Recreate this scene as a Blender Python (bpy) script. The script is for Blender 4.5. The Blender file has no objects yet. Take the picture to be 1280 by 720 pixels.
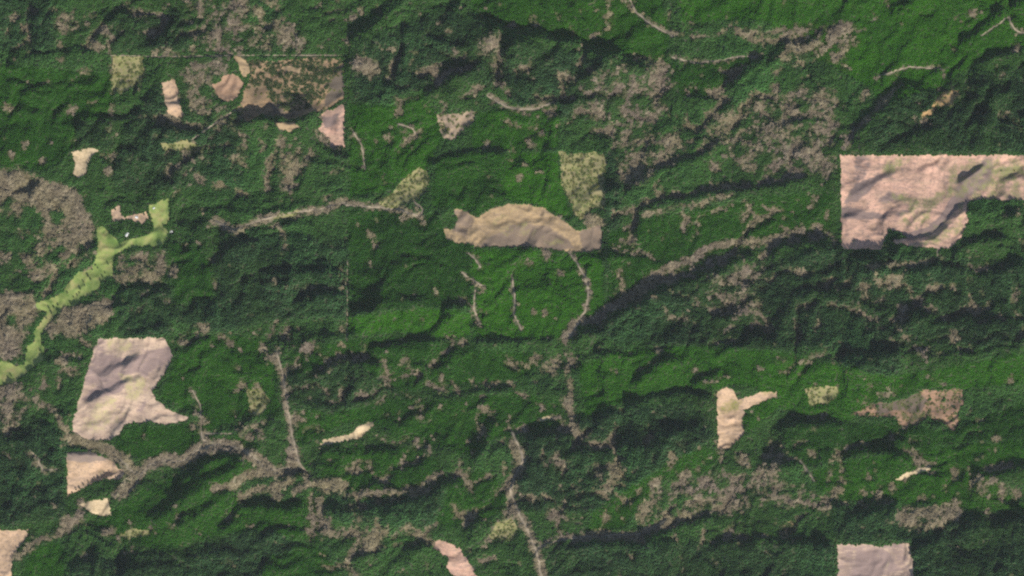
import bpy, math, random
import numpy as np

random.seed(7)
RNG = np.random.default_rng(7)
S = bpy.context.scene
COL = S.collection
M_PX = 5.0                    # metres of ground per photo pixel
HAZE = .034
MARG = 120                    # how far the land goes on past the frame (photo pixels)

# ---------------------------------------------------------------- noise
def perlin(x, y, seed=0):
    g = np.random.default_rng(1000 + seed)
    ang = g.random((256, 256)) * 2 * np.pi
    gx, gy = np.cos(ang), np.sin(ang)
    xi = np.floor(x).astype(np.int64); yi = np.floor(y).astype(np.int64)
    xf = x - xi; yf = y - yi
    u = xf * xf * xf * (xf * (xf * 6 - 15) + 10); v = yf * yf * yf * (yf * (yf * 6 - 15) + 10)
    def d(ix, iy, fx, fy):
        a = ix & 255; b = iy & 255
        return gx[a, b] * fx + gy[a, b] * fy
    n00 = d(xi, yi, xf, yf); n10 = d(xi + 1, yi, xf - 1, yf)
    n01 = d(xi, yi + 1, xf, yf - 1); n11 = d(xi + 1, yi + 1, xf - 1, yf - 1)
    a = n00 + u * (n10 - n00); b = n01 + u * (n11 - n01)
    return (a + v * (b - a)) * 1.5

def fbm(x, y, scale, octs=3, seed=0, gain=0.5):
    s = np.zeros_like(x); a = 1.0; f = 1.0 / scale
    for o in range(octs):
        s += a * perlin(x * f, y * f, seed + o * 17); a *= gain; f *= 2.03
    return s

def blur(z, sig):
    r = int(3 * sig + 1); k = np.exp(-0.5 * (np.arange(-r, r + 1) / sig) ** 2); k /= k.sum()
    zp = np.pad(z, ((r, r), (0, 0)), mode='edge'); z = sum(k[i] * zp[i:i + z.shape[0]] for i in range(2 * r + 1))
    zp = np.pad(z, ((0, 0), (r, r)), mode='edge'); return sum(k[i] * zp[:, i:i + z.shape[1]] for i in range(2 * r + 1))

xs = np.arange(-MARG, 1280 + MARG + 1, dtype=float); ys = np.arange(-MARG, 720 + MARG + 1, dtype=float)
PX, PY = np.meshgrid(xs, ys)                                   # photo pixel coordinates of every ground vertex
WX = PX + 2.6 * fbm(PX, PY, 22, 2, 1); WY = PY + 2.6 * fbm(PX, PY, 22, 2, 5)      # ragged natural edges
EX = PX + 1.1 * fbm(PX, PY, 9, 2, 11); EY = PY + 1.1 * fbm(PX, PY, 9, 2, 15)      # cut edges, much straighter

def window(pts, pad):
    p = np.array(pts, float)
    x0 = int(max(p[:, 0].min() - pad + MARG, 0)); x1 = int(min(p[:, 0].max() + pad + MARG + 2, PX.shape[1]))
    y0 = int(max(p[:, 1].min() - pad + MARG, 0)); y1 = int(min(p[:, 1].max() + pad + MARG + 2, PX.shape[0]))
    return slice(y0, y1), slice(x0, x1)

def polydist(x, y, pts):
    """distance, signed side (right hand of travel > 0) and run length along a polyline"""
    best = np.full(x.shape, 1e9); sgn = np.zeros(x.shape); run = np.zeros(x.shape); acc = 0.0
    for (ax, ay), (bx, by) in zip(pts[:-1], pts[1:]):
        dx, dy = bx - ax, by - ay; L = math.hypot(dx, dy) + 1e-9
        t = np.clip(((x - ax) * dx + (y - ay) * dy) / (L * L), 0, 1)
        qx = x - ax - t * dx; qy = y - ay - t * dy
        d = np.hypot(qx, qy); m = d < best
        best[m] = d[m]; run[m] = (acc + t * L)[m]
        sgn[m] = np.sign((-dy * qx + dx * qy)[m]); acc += L
    return best, sgn, run, acc

def inside(x, y, poly):
    r = np.zeros(x.shape, bool); n = len(poly)
    for i in range(n):
        x1, y1 = poly[i]; x2, y2 = poly[(i + 1) % n]
        if y1 == y2: continue
        c = ((y1 > y) != (y2 > y)) & (x < (x2 - x1) * (y - y1) / (y2 - y1) + x1)
        r ^= c
    return r

def poly_mask(poly, natural=True):
    m = np.zeros(PX.shape, bool); w = window(poly, 8)
    X, Y = (WX, WY) if natural else (EX, EY)
    m[w] = inside(X[w], Y[w], poly); return m

def soft_poly(poly, soft=6, natural=True):
    return blur(poly_mask(poly, natural).astype(float), soft / 2.0)

# ---------------------------------------------------------------- relief
# every entry: a steep slope that falls to the north-west; (width px, steepness, points west to east, high ground on the right)
SCARPS = [
 (13,1.0,[(566,0),(600,25),(630,36),(690,47),(735,54)]), (18,1.1,[(725,52),(750,60),(780,68),(822,82)]),
 (15,.95,[(432,62),(445,42),(470,24),(490,10),(508,-8)]), (8,.8,[(33,70),(60,66),(105,64),(130,62)]),
 (8,.8,[(108,64),(125,37),(138,25),(156,6)]), (7,.6,[(140,56),(150,35),(160,10)]),
 (10,1.25,[(292,160),(305,152),(320,147),(345,150),(370,149),(392,141),(402,137)]), (5,.5,[(330,134),(350,133),(380,128)]),
 (9,.95,[(525,119),(545,109),(565,97),(590,85),(612,78)]), (11,.9,[(638,92),(630,68),(627,44)]),
 (5,.7,[(498,127),(520,124),(545,122)]), (4,.6,[(560,128),(600,123)]), (6,.7,[(530,207),(560,196),(590,190),(640,189)]), (5,.6,[(534,216),(570,208),(604,204)]),
 (7,.8,[(718,103),(740,92),(756,78)]), (7,.7,[(733,123),(765,118),(788,124)]), (9,1.05,[(902,115),(925,96),(945,80),(958,72)]),
 (4,.8,[(852,121),(880,123),(905,125)]), (7,.8,[(775,244),(807,221),(840,206),(870,196),(908,176)]),
 (7,1.05,[(795,272),(802,261),(825,252),(870,243),(915,238),(960,233),(1000,225),(1014,220)]), (6,.8,[(792,308),(796,285),(801,264)]),
 (9,.95,[(1058,184),(1075,162),(1095,143),(1120,117),(1145,98)]), (10,.6,[(1090,187),(1130,172),(1175,160)]), (10,.75,[(1200,60),(1225,36),(1255,6)]),
 (8,.7,[(1212,84),(1240,70),(1282,62)]), (11,1.1,[(1262,14),(1268,2),(1275,-10)]), (9,.7,[(1225,170),(1235,130),(1250,105)]),
 (13,1.1,[(708,428),(728,416),(752,411),(765,396),(790,381),(825,362)]), (13.5,1.0,[(815,366),(850,351),(885,338),(930,320),(950,314)]),
 (9,1.0,[(955,318),(980,308),(1002,302),(1045,298)]), (6,.9,[(1056,324),(1085,324),(1112,323)]), (9,1.0,[(1080,336),(1110,333),(1150,336),(1175,330),(1200,335),(1220,343),(1250,336),(1285,324)]),
 (9,.9,[(1186,321),(1212,306),(1238,298),(1265,294)]), (8,.7,[(1238,281),(1262,268),(1286,260)]),
 (9,1.05,[(1110,297),(1147,300),(1173,290),(1190,272),(1202,250)]), (7,.4,[(1056,246),(1085,229),(1105,219),(1130,207)]), (6,1.1,[(1192,229),(1215,216),(1235,204)]), (6,.5,[(1052,268),(1078,268)]),
 (5,.6,[(1140,215),(1165,205),(1180,196)]), (6,.8,[(988,366),(1020,364),(1082,362)]), (9,.95,[(1122,418),(1138,395),(1150,380),(1166,360)]), (6,.7,[(1166,362),(1190,366),(1215,372)]), (5,.6,[(1240,372),(1265,380),(1282,388)]),
 (10,.9,[(1045,446),(1085,445),(1110,443),(1130,428)]), (12,.7,[(1050,460),(1090,456),(1125,462)]), (6,.7,[(918,398),(932,381),(946,370)]), (10,.6,[(960,405),(985,390),(990,372)]),
 (40,.32,[(740,428),(850,418),(960,420),(1050,418)]), (45,.22,[(1050,415),(1150,400),(1285,400)]), (18,.6,[(1130,440),(1200,430),(1285,425)]),
 (7,.75,[(716,446),(760,441),(795,446)]), (9,1.0,[(785,487),(805,466),(830,451),(853,442)]), (7,.8,[(858,481),(885,471),(905,462)]), (9,.95,[(778,505),(815,496),(850,490),(880,495),(896,505)]), (8,.9,[(732,533),(755,521),(780,510)]),
 (12,1.0,[(652,548),(690,541),(725,546)]), (16,.9,[(695,566),(725,558),(765,556)]), (9,.9,[(643,612),(652,598),(662,570)]), (34,.6,[(762,548),(820,534),(890,520)]), (8,.6,[(725,600),(745,590),(790,575)]),
 (9,.95,[(715,684),(760,676),(800,679),(855,676)]), (8,.9,[(800,674),(850,658),(880,648),(905,638)]), (7,.9,[(885,682),(920,677),(962,673)]), (7,.7,[(775,640),(795,625),(805,615)]),
 (9,.9,[(957,574),(985,580),(1005,582)]), (8,.85,[(966,540),(990,531),(1017,526),(1062,531)]), (13,.9,[(1045,574),(1080,560),(1120,565),(1145,574)]), (6,.7,[(1110,552),(1140,546)]), (5,.6,[(1020,563),(1042,560)]),
 (10,.95,[(1052,648),(1080,641),(1100,635),(1128,631)]), (9,.9,[(1215,594),(1250,590),(1286,579)]), (16,.7,[(1195,648),(1240,650),(1290,640)]), (9,.8,[(1135,698),(1150,682),(1185,668)]), (8,1.0,[(958,676),(1000,679),(1046,681)]),(20,.5,[(1150,700),(1220,690),(1290,685)]),
 (8,1.1,[(322,343),(345,341),(370,339),(430,338)]), (8,.9,[(345,357),(372,353)]), (13,1.0,[(360,386),(375,373),(400,368),(432,371)]), (11,.9,[(432,391),(465,386),(482,366)]), (9,.6,[(495,372),(540,371)]), (11,1.0,[(548,384),(575,382),(594,383)]),
 (6,.75,[(455,437),(490,430),(540,426),(568,428)]), (6,.75,[(542,449),(575,437)]), (10,1.0,[(390,474),(410,459),(430,452),(455,450),(485,457)]), (5,.6,[(395,420),(430,418),(450,416)]), (6,.6,[(590,426),(640,427),(700,426)]),
 (5,.7,[(140,363),(175,361),(212,359)]), (8,1.0,[(284,307),(320,301)]), (7,.7,[(213,441),(240,432),(272,415)]), (7,.8,[(120,300),(130,330)]),
 (7,.75,[(102,502),(125,493),(150,480),(180,468)]), (6,.4,[(98,532),(125,528),(150,516)]), (7,.5,[(120,470),(150,455),(180,440)]), (5,.5,[(145,455),(165,446)]),
 (8,.8,[(78,562),(110,564),(130,570)]), (9,.9,[(216,601),(240,594),(254,579),(282,569),(312,574)]), (16,.95,[(180,650),(215,620),(260,592),(300,572)]), (12,.85,[(212,662),(250,636),(290,608)]), (9,.95,[(270,668),(300,634),(325,627),(355,636),(388,628)]), (8,1.0,[(320,670),(350,663),(392,664)]), (8,.8,[(315,714),(345,700),(375,688)]), (12,.6,[(90,700),(130,705),(180,708),(230,705)]),
 (9,.9,[(402,636),(450,637),(520,625),(557,607),(578,594)]), (9,.85,[(588,584),(605,552),(617,522)]), (12,.7,[(382,572),(410,560),(450,565),(505,562)]), (6,.7,[(480,588),(520,583),(537,571)]), (6,.7,[(378,507),(420,511),(472,494)]), (5,.6,[(555,497),(590,490),(645,484)]),
 (6,.8,[(435,697),(470,692),(484,672)]), (12,.7,[(572,664),(600,652),(618,660)]), (8,.6,[(500,690),(540,680)]), (10,.5,[(470,640),(520,640),(560,625)]),
 (8,.6,[(20,120),(45,110),(70,105)]), (6,.6,[(95,146),(140,147)]), (6,.6,[(140,190),(175,188)]), (9,.7,[(190,190),(205,170),(212,155)]), (6,.5,[(15,400),(25,415)]), (9,.5,[(260,330),(270,380),(275,420)]),
 (7,.6,[(0,560),(20,540),(50,530)]), (30,.35,[(300,450),(350,420),(420,405)]),
]
def relief():
    z = np.zeros(PX.shape)
    for w, s, pts in SCARPS:
        if w >= 16: pts = [(x + 2.5, y + 4.5) for x, y in pts]
        w *= .84 if w > 9 else .95
        L = 2.4 * w + 16; sl = window(pts, w + L + 6)
        d, sg, run, tot = polydist(WX[sl], WY[sl], pts)
        q = d * np.where(sg >= 0, 1, -1)
        H = w * M_PX * (1.16 + .60 * min(1, max(0, (13 - w) / 7))) * s
        up = np.clip((q + w / 2) / w, 0, 1)
        down = 1 - np.clip((q - w / 2) / L, 0, 1); down = down * down * (3 - 2 * down) * .5 + down * .5
        e = min(14.0, tot * .35); tap = np.clip(np.minimum(run, tot - run) / e, 0, 1); tap = tap * tap * (3 - 2 * tap)
        z[sl] += H * up * down * tap * (1 - .35 * CUTSOFT[sl])
    # smaller spurs and gullies everywhere, drawn out to the east-north-east
    a = math.radians(-36); U = PX * math.cos(a) + PY * math.sin(a); V = -PX * math.sin(a) + PY * math.cos(a)
    wx = 30 * fbm(PX, PY, 70, 3, 31); wy = 30 * fbm(PX, PY, 70, 3, 41)
    def ridged(sc, st, seed): return (1 - np.abs(perlin((U + wx) / (sc * st), (V + wy) / sc, seed)) * 1.6)
    n = 40 * perlin(U / 330, V / 170, 3) + (44 * ridged(80, 1.35, 51) + 32 * ridged(38, 1.15, 61) + 12 * ridged(16, 1.1, 71)) * SMOOTH + 1.6 * fbm(PX, PY, 6, 2, 81)
    return blur(z + n, 0.7)

# ---------------------------------------------------------------- land cover (traced in photo pixels)
CUTS = [  # name, label, category, colours key, outline(s)
 ('clearcut','large square-cornered pinkish clearcut with a dark curved gully on its lower side','clearcut','pink',
   [[(1050,193),(1290,193),(1290,251),(1226,250),(1208,253),(1210,278),(1203,298),(1186,312),(1150,310),(1116,304),(1117,299),(1134,297),(1120,289),(1112,288),(1108,297),(1103,312),(1052,312)]]),
 ('clearcut','long hump-shaped tan clearcut across the middle of the central green block','clearcut','tan',
   [[(553,286),(568,286),(570,275),(566,259),(580,262),(596,272),(612,261),(640,253),(664,255),(683,260),(697,271),(710,279),(722,288),(752,280),(754,313),(735,316),(712,315),(690,312),(655,309),(612,308),(600,311),(588,306),(574,305),(557,300)]]),
 ('clearcut','broad pale mauve clearcut with a pointed tail above the bend of the creek woods','clearcut','mauve',
   [[(121,422),(206,421),(217,445),(203,472),(190,490),(200,503),(218,515),(239,522),(228,527),(206,532),(186,527),(158,530),(150,543),(138,551),(110,550),(90,540),(90,527),(100,492)]]),
 ('clearcut','small tan wedge clearcut between the creek woods, directly under the broad mauve clearcut','clearcut','peach',
   [[(82,565),(112,564),(135,573),(157,590),(152,600),(125,600),(105,610),(84,622)]]),
 ('clearcut','tiny pale yellowish clearcut below a row of trees and the tan wedge','clearcut','pale',
   [[(97,630),(115,625),(135,622),(137,634),(141,645),(124,646),(112,640)]]),
 ('clearcut','peach coloured clearcut running out of the lower left corner','clearcut','peach',
   [[(-10,662),(37,662),(30,679),(16,694),(13,730),(-10,730)]]),
 ('clearcut','narrow pinkish clearcut slanting off the bottom edge in dark green forest','clearcut','pink',
   [[(545,674),(560,677),(577,686),(588,705),(602,730),(575,730),(556,709),(561,699),(541,685)]]),
 ('clearcut','square mauve clearcut at the bottom edge','clearcut','mauve',
   [[(1046,680),(1072,679),(1100,682),(1137,678),(1142,700),(1143,730),(1046,730)]]),
 ('clearcut','upright pinkish clearcut with a straight left side and an arm reaching right','clearcut','peach',
   [[(895,489),(906,484),(917,486),(922,499),(940,494),(955,488),(972,489),(972,496),(950,504),(932,512),(929,528),(931,545),(921,552),(912,561),(897,563)]]),
 ('clearcut','ragged reddish brown clearcut half grown over on the right slope','clearcut','brown',
   [[(1062,520),(1078,510),(1095,504),(1130,497),(1155,487),(1203,486),(1205,505),(1192,542),(1178,530),(1160,522),(1152,528),(1140,538),(1124,532),(1120,520),(1098,520)]]),
 ('clearcut','thin bright tan sliver of bare soil on the lower right slope','bare patch','pale',
   [[(1118,599),(1130,592),(1150,585),(1164,581),(1164,588),(1145,593),(1124,602)]]),
 ('clearcut','rounded brownish tan clearing like a disc inside the upper left block','clearing','disc',
   [[(262,105),(270,103),(277,95),(287,93),(299,97),(304,106),(302,116),(294,123),(283,127),(274,122),(268,112)]]),
 ('clearcut','small tan neck of bare ground between the straight track and the disc-shaped clearing','clearing','tan',
   [[(289,69),(301,71),(313,80),(312,92),(306,98),(300,94),(299,84)]]),
 ('clearcut','narrow upright tan clearing left of the disc-shaped one','clearing','peach',
   [[(200,103),(219,98),(222,110),(225,128),(233,146),(220,147),(210,142),(205,125)]]),
 ('clearcut','bright pinkish clearcut in the right-angled lower corner of the upper left block','clearcut','pink',
   [[(431,126),(431,184),(411,183),(411,175),(397,161),(403,150),(400,140),(420,134)]]),
 ('clearcut','small oval tan clearing below the dark curved ridge in the upper left block','clearing','tan',
   [[(344,154),(360,152),(375,154),(375,160),(360,166),(349,162)]]),
 ('clearcut','small tan clearing among mixed woods right of the disc-shaped clearing','clearing','tan',
   [[(349,85),(358,81),(378,84),(374,92),(355,90)]]),
 ('clearcut','mottled brown half-overgrown cut block reaching the straight right edge of the upper left square','clearcut','brown2',
   [[(302,72),(345,74),(390,71),(429,72),(431,126),(404,137),(385,143),(365,149),(340,145),(326,144),(309,153),(296,135),(303,124),(306,110),(312,96),(310,85)]]),
 ('clearcut','yellowish bare patch above the left bare woods','bare patch','pale',
   [[(88,190),(112,184),(124,187),(113,199),(107,218),(99,224),(91,217),(93,206)]]),
 ('clearcut','olive scrubby cut block at the upper left corner of the old survey square','clearcut','olive',
   [[(139,69),(180,70),(177,82),(183,92),(180,102),(158,114),(140,118)]]),
 ('clearcut','orange-tinted bare slope inside dark forest above the large square-cornered clearcut','bare patch','orange',
   [[(1148,141),(1160,137),(1172,124),(1182,114),(1200,110),(1196,122),(1188,135),(1172,134),(1164,145),(1154,147)]]),
 ('clearcut','thin pale zigzag cut strip under the wooded lower middle ridge','bare patch','pale',
   [[(397,556),(404,549),(420,546),(440,541),(448,532),(460,527),(470,526),(466,534),(457,541),(452,549),(440,550),(424,553),(404,559)]]),
 ('clearcut','tiny pale bare spot in the green slope left of the north-south creek','bare patch','pale',
   [[(672,524),(682,519),(696,519),(690,525),(676,528)]]),
 ('clearcut','speckled yellow-green cut patch on the bright slope right of the upright clearcut','clearcut','olive',
   [[(1004,486),(1018,481),(1046,482),(1048,496),(1036,505),(1012,508)]]),
 ('clearcut','olive tan cut strip in the upper right corner of the central block','clearcut','olive',
   [[(698,190),(757,190),(757,262),(740,262),(728,276),(718,272),(706,240),(700,226)]]),
 ('clearcut','scrubby olive clearing around the creek bend left of the central block','clearing','olive',
   [[(470,254),(492,238),(505,222),(522,206),(536,212),(537,232),(528,246),(510,256),(488,262)]]),
 ('clearcut','yellow-green grassy strip beside the creek track left of the central block','grass strip','olive',
   [[(336,274),(350,266),(372,261),(379,264),(366,270),(346,276)]]),
 ('clearcut','olive grassy patch on the left side of the north-south track at lower centre','grass patch','olive',
   [[(618,655),(638,647),(650,658),(640,676),(612,672)]]),
 ('clearcut','faint olive strip on the green hills below the tiny pale yellowish clearcut','grass patch','olive',
   [[(148,669),(165,660),(192,663),(186,670),(160,675)]]),
 ('clearcut','mottled olive square opening left of the north-south creek at lower left','clearing','olive',
   [[(307,487),(331,486),(337,500),(331,518),(313,520)]]),
 ('clearcut','little brownish opening in the woods above the dark lower right ridge','clearing','brown2',
   [[(976,656),(988,648),(1004,651),(994,667),(980,672)]]),
 ('clearcut','speckled yellow-green strip under the straight upper left square','grass strip','olive',
   [[(200,179),(232,175),(262,182),(240,190),(205,188)]]),
 ('clearcut','small brownish cut patch with tree clumps below the upper middle ridge','clearcut','scrub',
   [[(545,143),(570,139),(597,139),(592,155),(582,164),(564,178),(553,172),(548,158)]]),
]
MEADOW = [(184,256),(193,254),(200,250),(212,247),(212,276),(205,283),(210,290),(208,304),(196,308),(178,310),(160,311),(148,316),(142,326),(141,348),(130,352),(116,368),(104,373),(92,384),(78,384),(74,391),(68,396),(58,408),(52,418),(51,428),(56,435),(54,452),(45,457),(34,466),(20,477),(-10,484),(-10,450),(8,450),(20,457),(30,455),(33,432),(42,426),(40,416),(50,402),(58,390),(46,388),(44,378),(60,374),(76,366),(88,350),(96,340),(114,336),(120,318),(122,305),(119,284),(128,281),(136,290),(150,302),(172,296),(184,292),(192,286),(188,275)]
YARD = [(137,262),(150,256),(152,270),(172,268),(182,262),(186,276),(176,281),(160,275),(140,278)]

# young stands: name, label, brightness 0..1 (sunny slopes partly painted brighter), outline
STANDS = [
 ('young_plantation','smooth bright green plantation spread over the upper right slopes',.80,[(835,-130),(1290,-130),(1290,58),(1225,70),(1180,110),(1105,130),(1080,105),(1010,66),(960,28),(900,25),(850,30)]),
 ('young_plantation','green plantation above the long dark ravine at the top edge',.58,[(566,-130),(800,-130),(838,40),(832,78),(780,66),(700,46),(630,32),(590,14)]),
 ('young_plantation','flat dark green wedge-shaped plantation below a pale track at the upper right',.42,[(832,76),(868,80),(905,72),(944,72),(926,92),(902,113),(896,122),(852,121),(840,100)]),
 ('young_plantation','vivid green plantation filling the top of the central block',.92,[(640,190),(697,190),(700,226),(706,245),(716,274),(697,268),(664,253),(640,251),(636,252),(626,226)]),
 ('young_plantation','deeper green plantation on the slope above the left end of the hump-shaped clearcut',.48,[(548,192),(640,190),(626,226),(636,252),(612,259),(596,270),(580,260),(560,258),(540,262),(540,240)]),
 ('young_plantation','vivid green plantation with pale gully lines in the lower right of the central block',.90,[(590,312),(655,311),(712,317),(755,316),(755,398),(728,414),(710,424),(590,424),(594,380),(588,345)]),
 ('young_plantation','brightest green strip of plantation along the lower edge of the central block',1.0,[(436,396),(470,392),(520,384),(560,386),(590,392),(588,420),(560,424),(500,414),(460,418),(436,418)]),
 ('young_plantation','dark smooth plantation in the left half of the central block',.28,[(436,262),(500,262),(530,272),(545,264),(558,300),(588,308),(590,384),(520,382),(470,388),(436,388)]),
 ('young_plantation','green plantation left of the central block below the cut patch with tree clumps',.68,[(436,130),(480,132),(530,118),(548,146),(554,176),(540,196),(560,200),(530,212),(505,222),(480,240),(436,248)]),
 ('young_plantation','green plantation between two tracks at the upper middle',.66,[(600,140),(640,130),(700,132),(698,188),(640,188),(592,186),(590,160)]),
 ('young_plantation','patchy green young stand on the far left slopes',.5,[(-130,82),(60,84),(140,92),(140,150),(96,150),(94,186),(60,212),(-130,200)]),
 ('young_plantation','rounded smooth green stand with dark edges right of the meadow',.4,[(214,306),(236,303),(248,310),(264,330),(268,362),(258,378),(216,376)]),
 ('young_plantation','green plantation right of the broad mauve clearcut',.58,[(222,440),(262,418),(330,424),(344,450),(350,520),(310,520),(256,540),(246,500),(236,488),(240,518),(200,496)]),
 ('young_plantation','dark green plantation on the terraced slope under the mauve clearcut tail',.45,[(158,532),(205,534),(240,526),(252,545),(300,545),(340,560),(300,556),(250,552),(230,570),(180,574),(160,572),(142,553)]),
 ('young_plantation','bright green plantation along the ridge right of centre',.78,[(724,452),(790,436),(850,432),(960,436),(1050,456),(1110,470),(1200,455),(1290,438),(1290,478),(1200,486),(1155,484),(1100,500),(1060,528),(1010,522),(975,508),(935,540),(928,520),(960,495),(930,480),(895,486),(850,486),(800,494),(730,526)]),
 ('young_plantation','green plantation on the lower right slopes around the thin bright sliver',.66,[(1010,590),(1060,575),(1150,560),(1290,548),(1290,580),(1240,600),(1290,640),(1200,636),(1100,626),(1060,628),(1020,610)]),
 ('young_plantation','dark green stand on the middle right slope under the ragged brown clearcut',.3,[(975,540),(1020,530),(1070,530),(1120,525),(1180,540),(1290,500),(1290,546),(1150,558),(1060,572),(1000,584)]),
 ('young_plantation','green plantation on the ribbed hills at the lower left',.52,[(170,616),(230,592),(262,570),(300,566),(318,590),(290,615),(310,628),(390,622),(402,640),(400,680),(330,662),(270,670),(200,690),(140,670),(110,660),(140,640)]),
 ('young_plantation','small green plantation in the lower left beside the corner clearcut',.6,[(34,690),(70,676),(84,690),(84,730),(24,730)]),
 ('young_plantation','green plantation under the pale zigzag strip at the lower middle',.5,[(400,566),(440,556),(520,560),(545,575),(560,598),(520,615),(460,624),(430,610),(400,600)]),
 ('young_plantation','green young stand right of the north-south valley track at the lower middle',.55,[(370,512),(420,515),(480,500),(560,500),(640,490),(700,500),(705,530),(650,542),(612,550),(590,575),(560,560),(500,550),(470,530),(440,525),(400,545),(372,560)]),
 ('young_plantation','green plantation at the lower middle above the slanting pinkish clearcut',.44,[(560,608),(600,586),(628,600),(632,640),(600,650),(560,660),(545,650)]),
 ('young_plantation','green plantation strip between the dark wood and the scattered bare trees at the lower right',.55,[(770,620),(830,580),(880,555),(900,566),(885,590),(830,600),(800,630),(780,660),(730,668),(740,640)]),
 ('young_plantation','green plantation strip along the track south of the central block',.48,[(436,424),(500,420),(570,432),(640,440),(690,440),(660,470),(600,480),(500,490),(470,470),(440,448),(370,470),(360,440)]),
 ('young_plantation','dark green plantation at the bottom edge left of the bare creek trees',.4,[(330,700),(380,680),(410,690),(430,730),(320,730)]),
 ('young_plantation','green slope with mixed young trees right of the dark ravine',.45,[(760,290),(800,275),(870,262),(960,244),(1040,240),(1040,290),(970,305),(900,315),(840,345),(790,372),(760,390)]),
]
OLD_SHADE_P = [[(758,188),(778,188),(774,340),(758,345)], [(418,120),(433,120),(433,200),(420,200)], [(280,292),(434,300),(434,394),(360,400),(260,415),(140,372),(214,380),(272,378),(270,320)], [(436,60),(560,10),(640,50),(645,110),(560,100),(500,120),(440,130)], [(735,420),(790,375),(880,345),(1040,305),(1290,330),(1290,430),(1120,436),(900,436)], [(645,545),(780,510),(893,500),(893,545),(820,590),(760,640),(650,640)],  # west-facing edge strip and north slope: shade painted in as darker tint
 [(358,462),(440,452),(560,455),(520,488),(420,512),(362,512)], [(1048,440),(1125,430),(1125,468),(1050,466)], [(1045,636),(1290,644),(1290,730),(1145,730),(1138,678),(1045,678)], [(90,700),(230,690),(330,655),(400,700),(330,730),(90,730)], [(130,18),(230,10),(240,62),(140,66)], [(640,50),(760,78),(770,130),(690,150),(640,130)], [(96,150),(140,146),(140,186),(100,186)], [(1140,110),(1290,80),(1290,190),(1065,190),(1100,150)], [(680,680),(1045,680),(1045,730),(690,730)], [(-10,500),(80,540),(80,650),(-10,660)], [(150,362),(214,364),(214,420),(150,420)], [(-130,-10),(60,-10),(70,60),(-130,70)], [(415,600),(560,600),(540,660),(420,650)], [(160,150),(205,100),(240,150),(300,155),(300,230),(140,240)]]
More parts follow.
